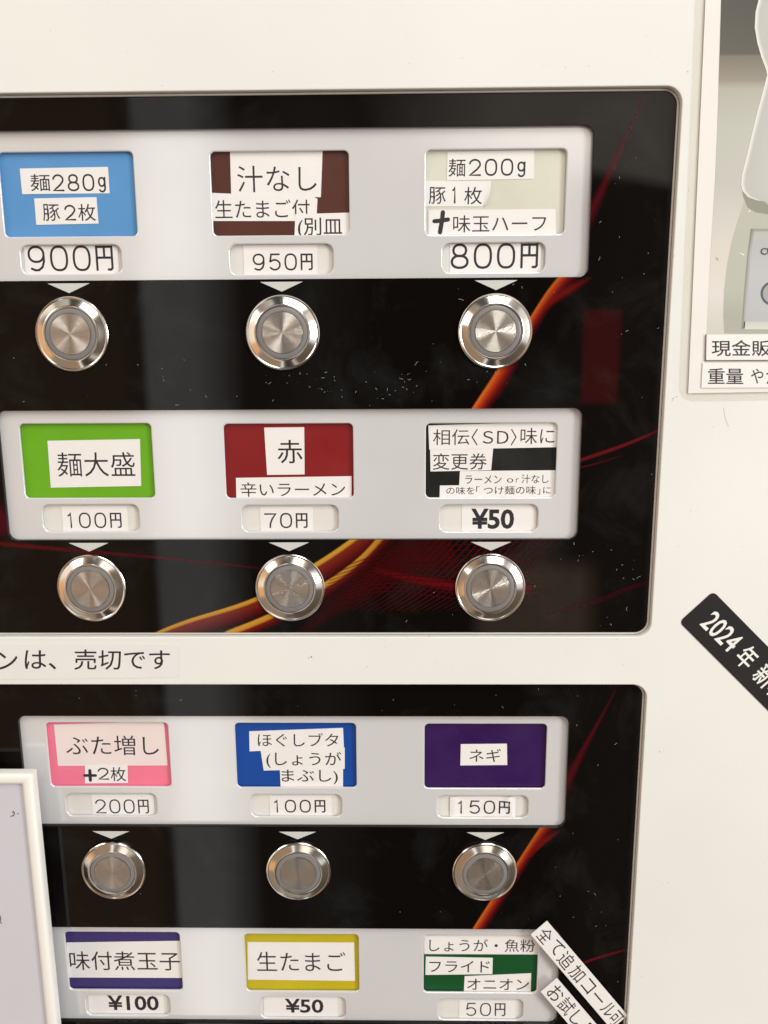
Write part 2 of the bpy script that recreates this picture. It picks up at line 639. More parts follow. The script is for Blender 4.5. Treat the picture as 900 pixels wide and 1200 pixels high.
# ---- printed graphics of the panels
def ribbon(bm, lay, pts, prof, y, clips=(), n=40):
    """pts: (px, py, half width px left/right...) centre line; prof: [(t -1..1, rgba)]"""
    cl = []
    for i in range(n + 1):
        f = i / n * (len(pts) - 1)
        k = min(int(f), len(pts) - 2)
        t_ = f - k
        p0, p1, p2, p3 = pts[max(k - 1, 0)], pts[k], pts[k + 1], pts[min(k + 2, len(pts) - 1)]
        cr = lambda a, b_, c, d: .5 * (2 * b_ + (c - a) * t_ + (2 * a - 5 * b_ + 4 * c - d) * t_ * t_ + (3 * b_ - a - 3 * c + d) * t_ ** 3)
        cl.append(tuple(cr(p0[j], p1[j], p2[j], p3[j]) for j in range(4)))
    new = bmesh.new()
    lay2 = new.loops.layers.float_color.new('Col')
    cen = [at(c[0], c[1], y) for c in cl]
    rows = []
    for i, c in enumerate(cl):
        t_ = (cen[min(i + 1, n)] - cen[max(i - 1, 0)]).normalized()
        nn = Vector((-t_.y, t_.x))
        w = c[2] * .00026
        row = []
        for tt, colr in prof:
            p = cen[i] - nn * tt * w
            row.append((new.verts.new((p.x, y, p.y)), (*colr[:3], colr[3] * min(c[3], 1.0))))
        rows.append(row)
    for i in range(n):
        for j in range(len(prof) - 1):
            q = [rows[i][j], rows[i][j + 1], rows[i + 1][j + 1], rows[i + 1][j]]
            f = new.faces.new([a[0] for a in q])
            f.material_index = 1
            for lp, a in zip(f.loops, q):
                lp[lay2] = a[1]
    for axis, sgn, val in clips:     # keep the side sgn * (coord - val) > 0
        co_ = Vector((val, 0, 0)) if axis == 'x' else Vector((0, 0, val))
        no_ = Vector((sgn, 0, 0)) if axis == 'x' else Vector((0, 0, sgn))
        bmesh.ops.bisect_plane(new, geom=new.verts[:] + new.edges[:] + new.faces[:], plane_co=co_, plane_no=no_, clear_inner=True)
    bmesh.ops.recalc_face_normals(new, faces=new.faces[:])
    tmp = bpy.data.meshes.new('tmp')
    new.to_mesh(tmp)
    new.free()
    bm.from_mesh(tmp)
    bpy.data.meshes.remove(tmp)


BLK = (0.0035, 0.0026, 0.0022)
C_RED = lin(150, 30, 25)
C_DRED = lin(90, 14, 22)
C_ORG = lin(215, 85, 25)
C_YEL = lin(235, 160, 40)
C_OLV = lin(150, 110, 30)
B3 = (*BLK, 0)


def K(c, a):
    return (*c[:3], a)




def specks(bm, spots, y, mi, size=(.00006, .00022)):
    for cxp, cyp, sx_, sy_, n in spots:
        for _ in range(n):
            p = at(random.gauss(cxp, sx_), random.gauss(cyp, sy_), y)
            r = random.uniform(*size) * random.choice((.5, .7, 1, 1.3))
            if any(h[0] - .001 < p.x < h[2] + .001 and h[1] - .001 < p.y < h[3] + .001 for h in HOLES):
                continue
            if not any(P[0] + .002 < p.x < P[2] - .002 and P[1] + .002 < p.y < P[3] - .002 for P in (P1, P2)):
                continue
            a = random.uniform(0, 6.28)
            mi = 2
            if random.random() < .45:      # hair-like scratch
                pts = [p]
                for k in range(random.randint(2, 4)):
                    a += random.uniform(-.8, .8)
                    pts.append(pts[-1] + Vector((math.cos(a), math.sin(a))) * r * 1.4)
                add_stroke(bm, pts, .00007, y, mi)
            else:
                m_ = random.randint(4, 6)
                add_poly(bm, [(p.x + r * .5 * random.uniform(.4, 1) * math.cos(a + k * 6.283 / m_), p.y + r * .5 * random.uniform(.4, 1) * math.sin(a + k * 6.283 / m_)) for k in range(m_)], y, mi)


def panel(P, holes, ribs, spots):
    me = plate_mesh('button_panel', [round_rect(grow(P, .003), RAD)] + [round_rect(h, .0027, 8) for h in holes], 0.0, .0016, .00012, 2)
    bm = bmesh.new()
    bm.from_mesh(me)
    bpy.data.meshes.remove(me)
    lay = bm.loops.layers.float_color.new('Col')
    for f in bm.faces:
        for lp in f.loops:
            lp[lay] = (*BLK, 1)
    for k, (pts, prof, clips) in enumerate(ribs):
        ribbon(bm, lay, pts, prof, -.00002 - .000004 * k, clips)
    specks(bm, spots, -.00026, 1)
    return from_bm('button_panel', bm, [M_film, M_print, M_dust], machine)


h0, h1, h2, h3 = HOLES
C_GLD = lin(196, 142, 48)
fat = [(-1, K(C_ORG, 0)), (-.78, K(lin(205, 110, 40), .9)), (-.45, K(lin(190, 66, 26), .95)), (.0, K(lin(140, 34, 24), .9)), (.55, K(C_DRED, .6)), (1, K(C_DRED, 0))]
thin = [(-1, K(C_DRED, 0)), (-.3, K(C_DRED, .6)), (.0, K(lin(88, 18, 26), .75)), (.3, K(C_DRED, .5)), (1, K(C_DRED, 0))]
swo = [(-.13, K(C_GLD, 0)), (-.06, K(C_GLD, .9)), (.06, K(C_GLD, .85)), (.16, K(lin(120, 40, 24), .85)), (.55, K(lin(92, 20, 17), .85)), (.8, K(lin(70, 12, 12), .7)), (1, K(lin(60, 8, 8), 0))]
swo2 = [(-.26, K(C_GLD, 0)), (-.12, K(C_GLD, .9)), (.16, K(lin(190, 130, 44), .9)), (.34, K(lin(120, 30, 22), .8)), (1, K(C_DRED, 0))]


def line_prof(c):
    return [(-1, K(c, 0)), (-.35, K(c, .9)), (.35, K(c, .9)), (1, K(c, 0))]


def flow(pts, prof, *clips):
    return (pts, prof, clips)


up = lambda h: ('z', 1, h[3])      # keep above the top of an opening
below = lambda h: ('z', -1, h[1])
right = lambda h: ('x', 1, h[2])

ribs1 = [
    # streak from strip 2 up to strip 1
    flow([(550, 500, 10, .9), (568, 472, 10, .9), (585, 448, 11, .85), (607, 410, 9, .8), (631, 370, 8, .75), (650, 343, 9, .7), (672, 318, 10, .6)], fat, up(h1), below(h0)),
    flow([(634, 366, 3, .2), (652, 350, 6, .5), (670, 338, 7, .5), (686, 329, 4, .25), (696, 323, 2, 0)], [(-1, K(C_RED, 0)), (0, K(C_RED, .7)), (.6, K(C_DRED, .6)), (1, K(C_DRED, 0))], below(h0)),
    flow([(672, 290, 11, .8), (693, 249, 8, .85), (713, 206, 5, .75), (732, 165, 3.2, .6), (748, 128, 2, .45), (758, 106, 1.4, .3)], thin, right(h0)),
    # red line right of strip 2
    flow([(660, 546, 2.2, .9), (690, 536, 2.8, .95), (725, 524, 2.8, .95), (755, 512, 2.3, .9), (774, 503, 1.8, .8)], line_prof(lin(98, 19, 28)), right(h1)),
    flow([(665, 551, 1.5, .7), (700, 543, 1.5, .6), (730, 533, 1.2, .3)], line_prof(lin(80, 14, 22)), right(h1)),
    # big swooshes below strip 2
    flow([(130, 768, 16, .6), (180, 744, 20, .8), (220, 728, 22, .9), (300, 702, 24, 1), (370, 662, 26, 1), (413, 633, 26, 1), (435, 614, 26, 1)], swo, below(h1)),
    flow([(235, 757, 14, 1), (267, 742, 15, 1), (320, 720, 15, 1), (383, 684, 15, .95), (420, 657, 14, .85), (444, 632, 14, .8), (456, 616, 14, .8)], swo2, below(h1)),
    flow([(350, 744, 5, .3), (385, 716, 14, .35), (420, 690, 22, .5), (470, 655, 30, .6), (530, 640, 34, .45)], [(-1, K(lin(70, 10, 14), 0)), (-.4, K(lin(66, 10, 13), .7)), (.2, K(lin(78, 12, 15), .7)), (1, K(lin(78, 12, 15), 0))], below(h1)),
    flow([(440, 668, 5, .6), (490, 680, 7, .9), (535, 687, 8, .9), (580, 690, 8, .7), (625, 690, 8, .4)], line_prof(lin(96, 14, 19)), below(h1)),
    # thin line left
    flow([(-60, 632, 4, .7), (20, 639, 4, .8), (100, 646, 3.2, .7), (180, 653, 2.5, .6), (262, 661, 2, .5), (320, 668, 1.5, .3)], line_prof(lin(84, 16, 22)), below(h1)),
    flow([(-150, 560, 24, .7), (-60, 590, 26, .8), (5, 612, 22, .7), (40, 634, 8, .4)], line_prof(lin(80, 11, 27)), ('x', -1, h1[0])),
    flow([(640, 720, 2, .4), (700, 704, 4, .5), (735, 690, 4, .5), (766, 680, 3, .4)], line_prof(lin(58, 12, 24))),
]
# fine net woven into the red field under strip 2
for k in range(24):
    x = 428 + k * 8.5
    ribs1.append(flow([(x + 44, 622, .9, .9), (x + 8, 660, .9, .9), (x - 30, 694, .9, .8), (x - 66, 716, .8, .5)],
                      line_prof(lin(88 - abs(k - 12) * 3, 14, 17)), below(h1)))
for k in range(11):
    ribs1.append(flow([(392 - k * 2, 668 + k * 4, .7, .7), (452, 648 + k * 4.5, .8, .8), (520, 640 + k * 6, .8, .8), (590, 636 + k * 7, .8, .6), (640, 636 + k * 7, .7, .3)],
                      line_prof(lin(70, 10, 13)), below(h1)))
spots1 = [(390, 452, 36, 13, 34), (480, 455, 38, 15, 26), (345, 443, 20, 7, 14), (560, 440, 40, 24, 16), (700, 660, 26, 14, 13), (740, 665, 12, 9, 6), (628, 690, 12, 8, 6),
          (720, 380, 34, 60, 12), (165, 425, 60, 30, 12), (225, 445, 20, 18, 8), (735, 720, 12, 12, 5), (500, 700, 90, 25, 10), (70, 440, 50, 18, 8), (560, 340, 50, 8, 5), (720, 250, 30, 60, 10)]
panel(P1, HOLES[:2], ribs1, spots1)
ribs2 = [
    flow([(545, 1114, 8, .85), (561, 1090, 9, .85), (583, 1056, 9, .8), (606, 1022, 8, .75), (624, 994, 8, .7), (642, 970, 10, .65), (660, 945, 10, .5)], fat, up(h3), below(h2)),
    flow([(620, 1004, 3, .2), (636, 987, 5, .4), (650, 977, 4, .2), (658, 972, 2, 0)], line_prof(C_RED), below(h2)),
    flow([(648, 950, 10, .8), (665, 916, 8, .85), (683, 880, 5.5, .8), (703, 843, 3, .7), (716, 819, 2, .5), (723, 803, 1.2, .3)], thin, right(h2)),
    flow([(650, 1142, 2.2, 1.0), (690, 1126, 2.6, 1.0), (715, 1118, 2.4, .9), (742, 1111, 2, .8)], line_prof(lin(90, 18, 22)), right(h3)),
]
spots2 = [(660, 860, 40, 30, 8), (150, 815, 40, 5, 8), (650, 815, 20, 8, 4), (715, 1160, 12, 8, 6), (420, 1060, 160, 20, 12), (690, 1060, 26, 50, 10), (500, 825, 120, 8, 8), (640, 1060, 40, 20, 6)]
panel(P2, HOLES[2:], ribs2, spots2)

# ---- label strips with their windows
def emboss(r, rad):
    return round_rect(r, rad, 6)


for i in range(4):
    wins = [rect_at(*w, YS) for w in WIN[i]]
    slots = [rect_at(*w, YS) for w in SLOT[i]]
    loops = [round_rect(grow(HOLES[i], .0015), .002)]
    loops += [round_rect(grow(w, .00012), .0014, 6) for w in wins] + [round_rect(grow(w, .00012), .0022, 6) for w in slots]
    st = plate('label_strip', loops, YS, .0010, .00042, [M_strip], machine, 4, 60)
    # raised lip round each window
    for w, rd in [(w, .0019) for w in wins] + [(w, .0027) for w in slots]:
        pass

# ---- push buttons: one built, then copied with its parts
def lathe(prof, seg=72):
    bm = bmesh.new()
    rings = []
    for r, y in prof:
        if r == 0:
            rings.append([bm.verts.new((0, y, 0))])
        else:
            rings.append([bm.verts.new((r * math.cos(2 * math.pi * k / seg), y, r * math.sin(2 * math.pi * k / seg))) for k in range(seg)])
    for a, b_ in zip(rings, rings[1:]):
        for k in range(seg):
            l = (k + 1) % seg
            if len(b_) == 1:
                bm.faces.new((a[k], a[l], b_[0]))
            else:
                bm.faces.new((a[k], a[l], b_[l], b_[k]))
    bmesh.ops.recalc_face_normals(bm, faces=bm.faces[:])
    return bm


def make_button():
    b_ = from_bm('push_button', lathe([(.0110, -.00005), (.0110, -.0005), (.01092, -.0008), (.0107, -.00098), (.01045, -.00100), (.01028, -.00092), (.01018, -.00088),
                                       (.0084, -.00178), (.0082, -.00190), (.00795, -.00195), (.0077, -.00190), (.0076, -.0017), (.0076, -.0008)]), [M_steel], machine, 28)
    from_bm('light_ring', lathe([(.00752, -.0008), (.00752, -.0016), (.0073, -.00175), (.0062, -.00178), (.0061, -.0017), (.0061, -.0008)]), [M_led], b_, 40)
    from_bm('button_cap', lathe([(.00602, -.0008), (.00602, -.0019), (.00596, -.00202), (.0058, -.00206), (.004, -.00206), (.002, -.00206), (0, -.00206)]), [M_cap], b_, 40)
    return b_


proto = make_button()
ROWZ = [0.07877, 0.0, -0.09987]
first = True
for zi, z in enumerate(ROWZ):
    for i in (-1, 0, 1):
        if first:
            proto.location = (i * .063, 0, z)
            first = False
        else:
            c = proto.copy()
            COL.objects.link(c)
            c.parent = machine
            c.location = (i * .063, 0, z)
            c.rotation_euler = (R_(random.uniform(-1.3, 1.3)), R_(random.uniform(0, 360)), R_(random.uniform(-1.3, 1.3)))
            for ch in proto.children:
                d = ch.copy()
                COL.objects.link(d)
                d.parent = c
        bm = bmesh.new()
        x = i * .063
        top = z + .01465
        add_poly(bm, [(x - .0063, top), (x + .0063, top), (x, top - .0028)], -.00030)
        from_bm('arrow_mark', bm, [M_arrow], machine)

# dirt on the door
random.seed(21)
bm = bmesh.new()
for px, py, r in [(142, 774, 2.2), (44, 766, 1.3), (365, 770, 2.6), (362, 771, 1.6), (430, 781, 1), (503, 745, 1.2), (723, 749, .9), (773, 881, 1.6), (778, 881, 1), (806, 84, 1.2), (807, 223, 1.4), (690, 77, .9),
                  (789, 467, 1.6), (793, 465, 1.2), (788, 469, 1), (836, 500, 1), (752, 1145, 1.2), (780, 1100, .9), (783, 1034, 1.2), (776, 1037, .9), (820, 820, .7), (730, 779, .9), (790, 300, 1), (510, 776, .8),
                  (150, 60, .8), (320, 84, 1), (190, 100, .9), (480, 74, 1), (870, 640, .8), (850, 900, .9), (800, 950, .8), (870, 1080, 1), (840, 1150, .8), (795, 640, .8)] + [(random.uniform(760, 895), random.uniform(490, 1195), random.uniform(.4, .8)) for _ in range(26)] + [(random.uniform(5, 790), random.uniform(5, 98), random.uniform(.4, .8)) for _ in range(16)] + [(random.uniform(215, 745), random.uniform(752, 798), random.uniform(.35, .8)) for _ in range(14)]:
    p = at(px, py, YB)
    a0 = random.random() * 6
    add_poly(bm, [(p.x + r * .0002 * random.uniform(.5, 1.2) * math.cos(a0 + k * .9), p.y + r * .00016 * random.uniform(.5, 1.2) * math.sin(a0 + k * .9)) for k in range(7)], YB - .00004)
add_stroke(bm, [at(848, 478, YB), at(849, 486, YB), at(851, 494, YB), at(854, 500, YB)], .0001, YB - .00005, 0)
from_bm('dirt_marks', bm, [M_dirt], machine)['kind'] = 'stuff'


# ------------------------------------------------------------------ menu cards
def scaled(r, k):
    return grow(r, k)


def paper(name, parent, shape, y, runs, mat=None, thick=.00005, wob=0):
    """a cut paper strip with its printed text in one mesh. runs: (text, px box, offset) or ('#figures', box, width[, cells])"""
    bm = bmesh.new()
    sh = box_of(shape, y) if len(shape) == 4 else [at(p[0], p[1], y) for p in shape]
    add_poly(bm, [(p.x, p.y) for p in sh], y, 0, thick)
    for r in runs:
        q = box_of(r[1], y)
        if r[0] == '+':
            for k, (a, b_) in enumerate(r[2]):
                add_stroke(bm, [bil(q, *p) for p in a], b_, y - .000012 - .000003 * k, 1)
        elif r[0][0] == '#':
            add_figures(bm, r[0][1:], q, y - .00001, 1, r[2] if len(r) > 2 else .00042, r[3] if len(r) > 3 else .3, r[4] if len(r) > 4 else None)
        else:
            add_text(bm, r[0], q, y - .00001, 1, r[2] if len(r) > 2 else -.006)
    return from_bm(name, bm, [mat or M_paper, M_ink], parent)


CARDS = [
    [(lin(88, 150, 208, .92), 'sky blue menu card with two white paper strips in the top left window'),
     (lin(84, 42, 32, .9), 'brown menu card patched with white paper in the top middle window'),
     (lin(208, 209, 195, 1.0), 'pale grey green menu card with three paper strips and a thick handwritten plus')],
    [(lin(104, 172, 20, .92), 'lime green menu card with one white paper label above a 100円 price'),
     (lin(134, 16, 20, .9), 'red menu card with a small white square label and a long strip below it'),
     (lin(16, 20, 17, .9), 'black menu card covered by four crowded strips of small text')],
    [(lin(236, 120, 148, 1.0), 'pink menu card mostly covered by a pale pinkish paper in the left window'),
     (lin(0, 70, 160, .92), 'royal blue menu card with three stepped white strips of hiragana'),
     (lin(46, 6, 82, .92), 'dark purple menu card with a single small white label in its centre')],
    [(lin(58, 46, 112, .92), 'indigo menu card with a wide white band across it beside the framed board'),
     (lin(196, 180, 22, .92), 'yellow menu card with one large white label across its middle'),
     (lin(0, 78, 34, .92), 'dark green menu card with three white strips beside the slanted paper labels')],
]
Y1, Y2, Y3 = YC - .00012, YC - .00019, YC - .00026
plus_thick = [([(0.0, .44), (.45, .42), (1.0, .36)], .0012), ([(.62, 0), (.56, .4), (.42, 1.0)], .0013)]
plus_small = [([(0, .5), (1, .5)], .0010), ([(.5, 0), (.48, 1)], .0011)]
T = -.006
PAPERS = {
    (0, 0): [([(23, 197.5), (126.5, 195.5), (128.5, 226.5), (26, 227.5)], Y1, [('麺', (35.5, 204, 58.5, 224), T), ('#280g', (62, 205, 124, 223), .0004, .32, [1, 1, 1, .72])]),
             ([(40, 232.5), (113, 231), (115.5, 262), (42.5, 263.5)], Y1, [('豚', (50, 239, 70, 259), T), ('#2', (76, 241, 88, 257.5), .0004), ('枚', (91.5, 239, 112, 259), T)])],
    (0, 1): [([(269.5, 176), (378, 176), (376, 231), (271, 231)], Y1, [('汁なし', (278, 194, 371, 225), -.012)]),
             ([(248, 226), (368, 231), (372, 233), (371, 254), (347, 259), (248, 259)], Y2, [('生たまご付', (252, 234, 363, 256), -.008)]),
             ([(346, 251), (412, 249), (412, 279), (345, 279)], Y3, [('(別皿', (349, 255, 401, 279), -.004)])],
    (0, 2): [([(524.5, 178), (626, 176), (626, 209.5), (523.5, 211.5)], Y1, [('麺', (525.5, 186, 545.5, 207), T), ('#200g', (550, 187, 616, 205), .0004, .32, [1, 1, 1, .72])]),
             ([(499, 212), (565, 212), (565, 242), (499, 242)], Y1, [('豚', (502.5, 219, 522.5, 239), T), ('#1', (529, 220, 536, 237.5), .0004), ('枚', (544, 219, 565, 239.5), T)]),
             ([(502, 246), (651, 245), (652, 278), (502, 278)], Y2, [('+', (509, 249, 525, 272), plus_thick), ('味玉ハーフ', (531, 252, 640, 272), -.008)])],
    (1, 0): [([(55.5, 516.5), (164, 514.5), (165.5, 569.5), (59.5, 571.5)], Y1, [('麺大盛', (67, 530, 158, 558.5), -.010)])],
    (1, 1): [([(309.5, 501), (356.5, 500.5), (357, 556), (313, 556.5)], Y1, [('赤', (325, 515.5, 354.5, 543), -.008)]),
             ([(276.5, 560), (412, 558), (412, 587), (277, 587)], Y2, [('辛いラーメン', (282, 565, 404.5, 582), -.008)])],
    (1, 2): [([(502, 498.5), (656, 494), (656, 524), (503, 527)], Y2, [('相伝', (507.5, 503, 550, 521.5), -.010), ('〈', (552.5, 502.5, 560, 522), -.008), ('Ｓ', (565.5, 505, 578, 520), -.008), ('Ｄ', (582.5, 505, 596, 520), -.008), ('〉', (598.5, 502.5, 605.5, 522), -.008), ('味に', (610, 501.5, 650, 520.5), -.010)]),
             ([(504, 525.5), (578, 525), (575.5, 551), (504.5, 552.5)], Y1, [('変更券', (507, 531, 570.5, 550.5), -.008)]),
             ([(539, 552), (656, 551), (656, 569), (538, 571)], Y1, [('ラーメン', (545, 557, 588, 567), -.006), ('ｏ', (594, 560.5, 601.5, 565.5), -.006), ('ｒ', (604.5, 560.5, 608, 565.5), -.006), ('汁なし', (611, 556, 643, 566.5), -.006)]),
             ([(515.5, 569), (656, 567), (656, 586), (515, 586)], Y2, [('の味を', (523, 570.5, 556, 579.5), -.006), ('「', (558, 570, 562, 576), -.006), ('つけ麺の味', (567, 569.5, 628, 579.5), -.006), ('」', (629.5, 573, 633, 579.5), -.006), ('に', (636.5, 570.5, 645.5, 578.5), -.006)])],
    (2, 0): [([(63, 849), (192, 845), (196.5, 897), (68, 897.5)], Y1, [('ぶた増し', (77, 862, 186, 885), -.010)]),
             ([(99.5, 896.5), (149.5, 896), (150, 917.5), (99.5, 918)], Y2, [('+', (99.5, 903, 112, 914.5), plus_small), ('#2', (115, 900.5, 127, 913), .0004), ('枚', (129.5, 899, 147.5, 915.5), T)])],
    (2, 1): [([(292, 857), (402, 853), (403, 876), (292.5, 880.5)], Y1, [('ほぐしブタ', (302, 859, 396.5, 875), -.008)]),
             ([(305.5, 880), (404, 876), (404, 901), (309, 903)], Y2, [('(しょうが', (312, 881, 400, 900), -.006)]),
             ([(328, 902.5), (402, 901), (402, 926), (329, 926)], Y3, [('まぶし)', (330, 902, 396, 919), -.006)])],
    (2, 2): [([(540, 872), (594, 871.5), (594.5, 896.5), (539.5, 897)], Y1, [('ネギ', (550, 877.5, 587, 893), -.008)])],
    (3, 0): [([(78, 1104.5), (214, 1102.5), (214, 1146), (79, 1145.5)], Y1, [('味付煮玉子', (81.5, 1115, 211, 1137), -.008)])],
    (3, 1): [([(290, 1104), (415, 1104.5), (416, 1149.5), (290.5, 1148)], Y1, [('生たまご', (301, 1115.5, 405, 1138), -.010)])],
    (3, 2): [([(497, 1096), (632, 1096), (632, 1118.5), (497, 1118)], Y1, [('しょうが・魚粉', (503, 1100.5, 627, 1115.5), -.008)]),
             ([(499, 1121), (577.5, 1122.5), (577, 1141.5), (498.5, 1142.5)], Y1, [('フライド', (503, 1126, 574, 1139.5), -.006)]),
             ([(544.5, 1144), (622.5, 1140.5), (622, 1163), (543.5, 1163)], Y2, [('オニオン', (547.5, 1147, 620, 1160), -.006)])],
}
for (i, j), plist in PAPERS.items():
    colour, label = CARDS[i][j]
    r = grow(rect_at(*WIN[i][j], YS), .0012)
    mt = simple('card_print', colour, .30, var=.05, vscale=70, rvar=.2)
    card = plate('menu_card', [round_rect(r, .001, 3)], YC, .0002, 0, [mt])
    tag(card, label, 'menu card', 'menu cards in the label windows')
    for sh, y, runs in plist:
        pl = paper('paper_label', card, sh, y, runs, M_pinkpaper if (i, j) == (2, 0) and y == Y1 else None)
        if (i, j) == (0, 2) and sh[1] == (565, 212):      # its loose right end curls forward
            bm = bmesh.new()
            bm.from_mesh(pl.data)
            gq = []
            for a in range(11):
                u = a / 10
                row = []
                for b_ in range(7):
                    v = b_ / 6
                    p = at(565 + (10.5 - 6 * v * v) * u, 212 + 30 * v - 1.5 * u * v, y)
                    row.append(bm.verts.new((p.x, y - .00085 * (u * (.45 + .55 * v)) ** 2.2, p.y)))
                gq.append(row)
            for a in range(10):
                for b_ in range(6):
                    bm.faces.new((gq[a][b_], gq[a + 1][b_], gq[a + 1][b_ + 1], gq[a][b_ + 1])).smooth = True
            bm.to_mesh(pl.data)
            bm.free()

# ------------------------------------------------------------------ price tags
Tb = .022
PR = [
    [((29, 288.5, 139, 325), ('#900円', (33, 289, 132, 316.5), .00052, .26), 'price tag with large figures 900円 under the sky blue card'),
     ((285.5, 287, 372, 325), ('#950円', (296.5, 298, 366, 316), .0004, .30), 'price tag reading 950円 under the brown card'),
     ((527, 286, 634, 325), ('#800円', (529, 286.5, 630, 313.5), .00056, .28), 'price tag with large figures 800円 under the pale grey green card')],
    [((73, 593, 150, 626), ('#100円', (77.5, 601.5, 142, 618), .00038, .32, [.8, 1, 1, 1]), 'price tag reading 100円 under the lime green card'),
     ((305, 594, 367, 626), ('#70円', (310.5, 602, 360, 618), .0004, .30), 'price tag reading 70円 under the red card'),
     ((541, 590, 628, 626), ('¥50', (552, 596, 602.5, 620), .030), 'price tag with bold black ¥50 under the black card')],
    [((108, 931, 181, 960), ('#200円', (112, 937.5, 174, 952.5), .00038, .30), 'price tag reading 200円 under the pink card'),
     ((316, 932, 389, 960), ('#100円', (319.5, 938, 381, 951.5), .0004, .34, [.8, 1, 1, 1]), 'price tag reading 100円 under the royal blue card'),
     ((527, 933, 604, 962), ('#150円', (535, 938.5, 597, 952.5), .00038, .32, [.8, 1, 1, 1]), 'crumpled price tag reading 150円 under the dark purple card')],
    [((104, 1162, 192, 1192), ('¥100', (126, 1166.5, 186, 1184), .022), 'price tag with bold ¥100 under the indigo card'),
     ((309, 1164, 396, 1196), ('¥50', (334, 1170.5, 379, 1187), .022), 'price tag with bold ¥50 under the yellow card'),
     ((538, 1172, 604, 1199), ('#50円', (546, 1176, 592, 1190), .00038, .32), 'price tag reading 50円 under the dark green card')],
]
for i in range(4):
    for j in range(3):
        sh, run, label = PR[i][j]
        r = grow(rect_at(*SLOT[i][j], YS), .0011)
        tagm = plate('price_tag', [round_rect(r, .001, 3)], YC, .0002, 0, [M_insert])
        tag(tagm, label, 'price tag', 'price tags in the slots')
        if (i, j) == (2, 2):
            # paper buckled forward at both ends of the slot
            bm = bmesh.new()
            q = box_of(sh, YC)
            nx, nz = 28, 8

            def buckle(u, v):
                return max(0, .0005 * math.exp(-((u - .93 - .1 * (v - .5)) / .05) ** 2) + .0004 * math.exp(-((u - .06) / .07) ** 2) + .0001 * math.sin(u * 9 + v * 5))
            g = [[bm.verts.new((*(lambda p: (p.x, YC - .00016 - buckle(a / nx, b_ / nz), p.y))(bil(q, a / nx, b_ / nz)),)) for b_ in range(nz + 1)] for a in range(nx + 1)]
            for a in range(nx):
                for b_ in range(nz):
                    bm.faces.new((g[a][b_], g[a + 1][b_], g[a + 1][b_ + 1], g[a][b_ + 1]))
            q2 = box_of(run[1], YC)
            n0 = len(bm.verts)
            add_figures(bm, run[0][1:], q2, 0, 1, run[2], run[3], run[4])
            bm.verts.ensure_lookup_table()
            for v in bm.verts[n0:]:
                v.co.y += YC - .00022 - buckle((v.co.x - q[0].x) / (q[1].x - q[0].x), (v.co.z - q[0].y) / (q[3].y - q[0].y))
            from_bm('paper_label', bm, [M_paper, M_ink], tagm, 60)
        else:
            paper('paper_label', tagm, sh, YC - .00012, [run])

# ------------------------------------------------------------------ papers and stickers on the door and panels
def top_paper(name, label, cat, shape, y, runs, mats, group=None, rad=None):
    bm = bmesh.new()
    sh = [at(p[0], p[1], y) for p in shape]
    add_poly(bm, [(p.x, p.y) for p in sh], y, 0, .0001)
    for s, q, off in runs:
        add_text(bm, s, [at(p[0], p[1], y) for p in q], y - .00002, 1, off)
    o = from_bm(name, bm, mats)
    return tag(o, label, cat, group)


def pxrect(x0, y0, x1, y1):
    return [(x0, y0), (x1, y0), (x1, y1), (x0, y1)]


M_notice = simple('notice_paper', (0.765, 0.765, 0.745, 1), .5, var=.015, vscale=100)
top_paper('paper_notice', 'wide white paper notice with large black letters between the two black panels', 'notice', [(-60, 754), (210.5, 756), (210, 794), (-60, 797)], YB - .00016,
          [('ン', pxrect(-3, 764, 20.5, 785), -.004), ('は、', pxrect(29, 762, 66, 784.5), -.004), ('売切です', pxrect(87, 761, 199, 785), -.004)], [M_notice, M_ink])


def along(p0, p1, width, a0, a1, w0, w1):
    """px quad inside a slanted band: a along p0->p1 (0..1), w across (0..1, from the p0-p1 edge)"""
    p0, p1 = Vector(p0), Vector(p1)
    d = p1 - p0
    n = Vector((-d.y, d.x)).normalized() * width
    f = lambda a, w: tuple(p0 + d * a + n * w)
    return [f(a0, w0), f(a1, w0), f(a1, w1), f(a0, w1)]


A0, A1 = (641, 1079), (735.5, 1190)
top_paper('paper_label', 'long slanted white paper label crossing the lower right edge of the black panel', 'paper label', along(A0, A1, 25, 0, 1, 0, 1), YB + .0012,
          [(ch, along(A0, A1, 25, a, b_, c, d), -.008) for ch, a, b_, c, d in
           [('全', .030, .135, .14, .88), ('て', .165, .265, .14, .80), ('追', .285, .400, .12, .90), ('加', .425, .535, .14, .88), ('コ', .570, .660, .20, .82), ('ー', .690, .790, .46, .54), ('ル', .815, .910, .16, .84), ('可', .915, 1.0 - .005, .14, .9)]], [M_paper, M_ink], 'slanted paper labels')
B0, B1 = (652.7, 1146), (745, 1254)
top_paper('paper_label', 'shorter slanted white paper label below the longer one at the bottom edge', 'paper label', along(B0, B1, 25, 0, 1, 0, 1), YB + .0012,
          [(ch, along(B0, B1, 25, a, b_, c, d), -.008) for ch, a, b_, c, d in
           [('お', .035, .150, .12, .88), ('試', .170, .285, .12, .90), ('し', .315, .400, .16, .86), ('1', .455, .49, .16, .86)]], [M_paper, M_ink], 'slanted paper labels')

# black rounded sticker
S0, S1 = Vector((836, 693)), Vector((836 + 150, 693 + 152))
yv = YB - .0002
org = at(*S0, yv)
ax = (at(*S1, yv) - org).normalized()
ay = Vector((ax.y, -ax.x))
wid = (at(797, 731, yv) - org).length * .985
ln = .062
loop = [org + ax * x + ay * (z) for x, z in round_rect((0, 0, ln, wid), .0016, 6)]
me = plate_mesh('black_sticker', [[(p.x, p.y) for p in loop]], yv, .0002, 0)
bm = bmesh.new()
bm.from_mesh(me)
for f in bm.faces:
    f.material_index = 0


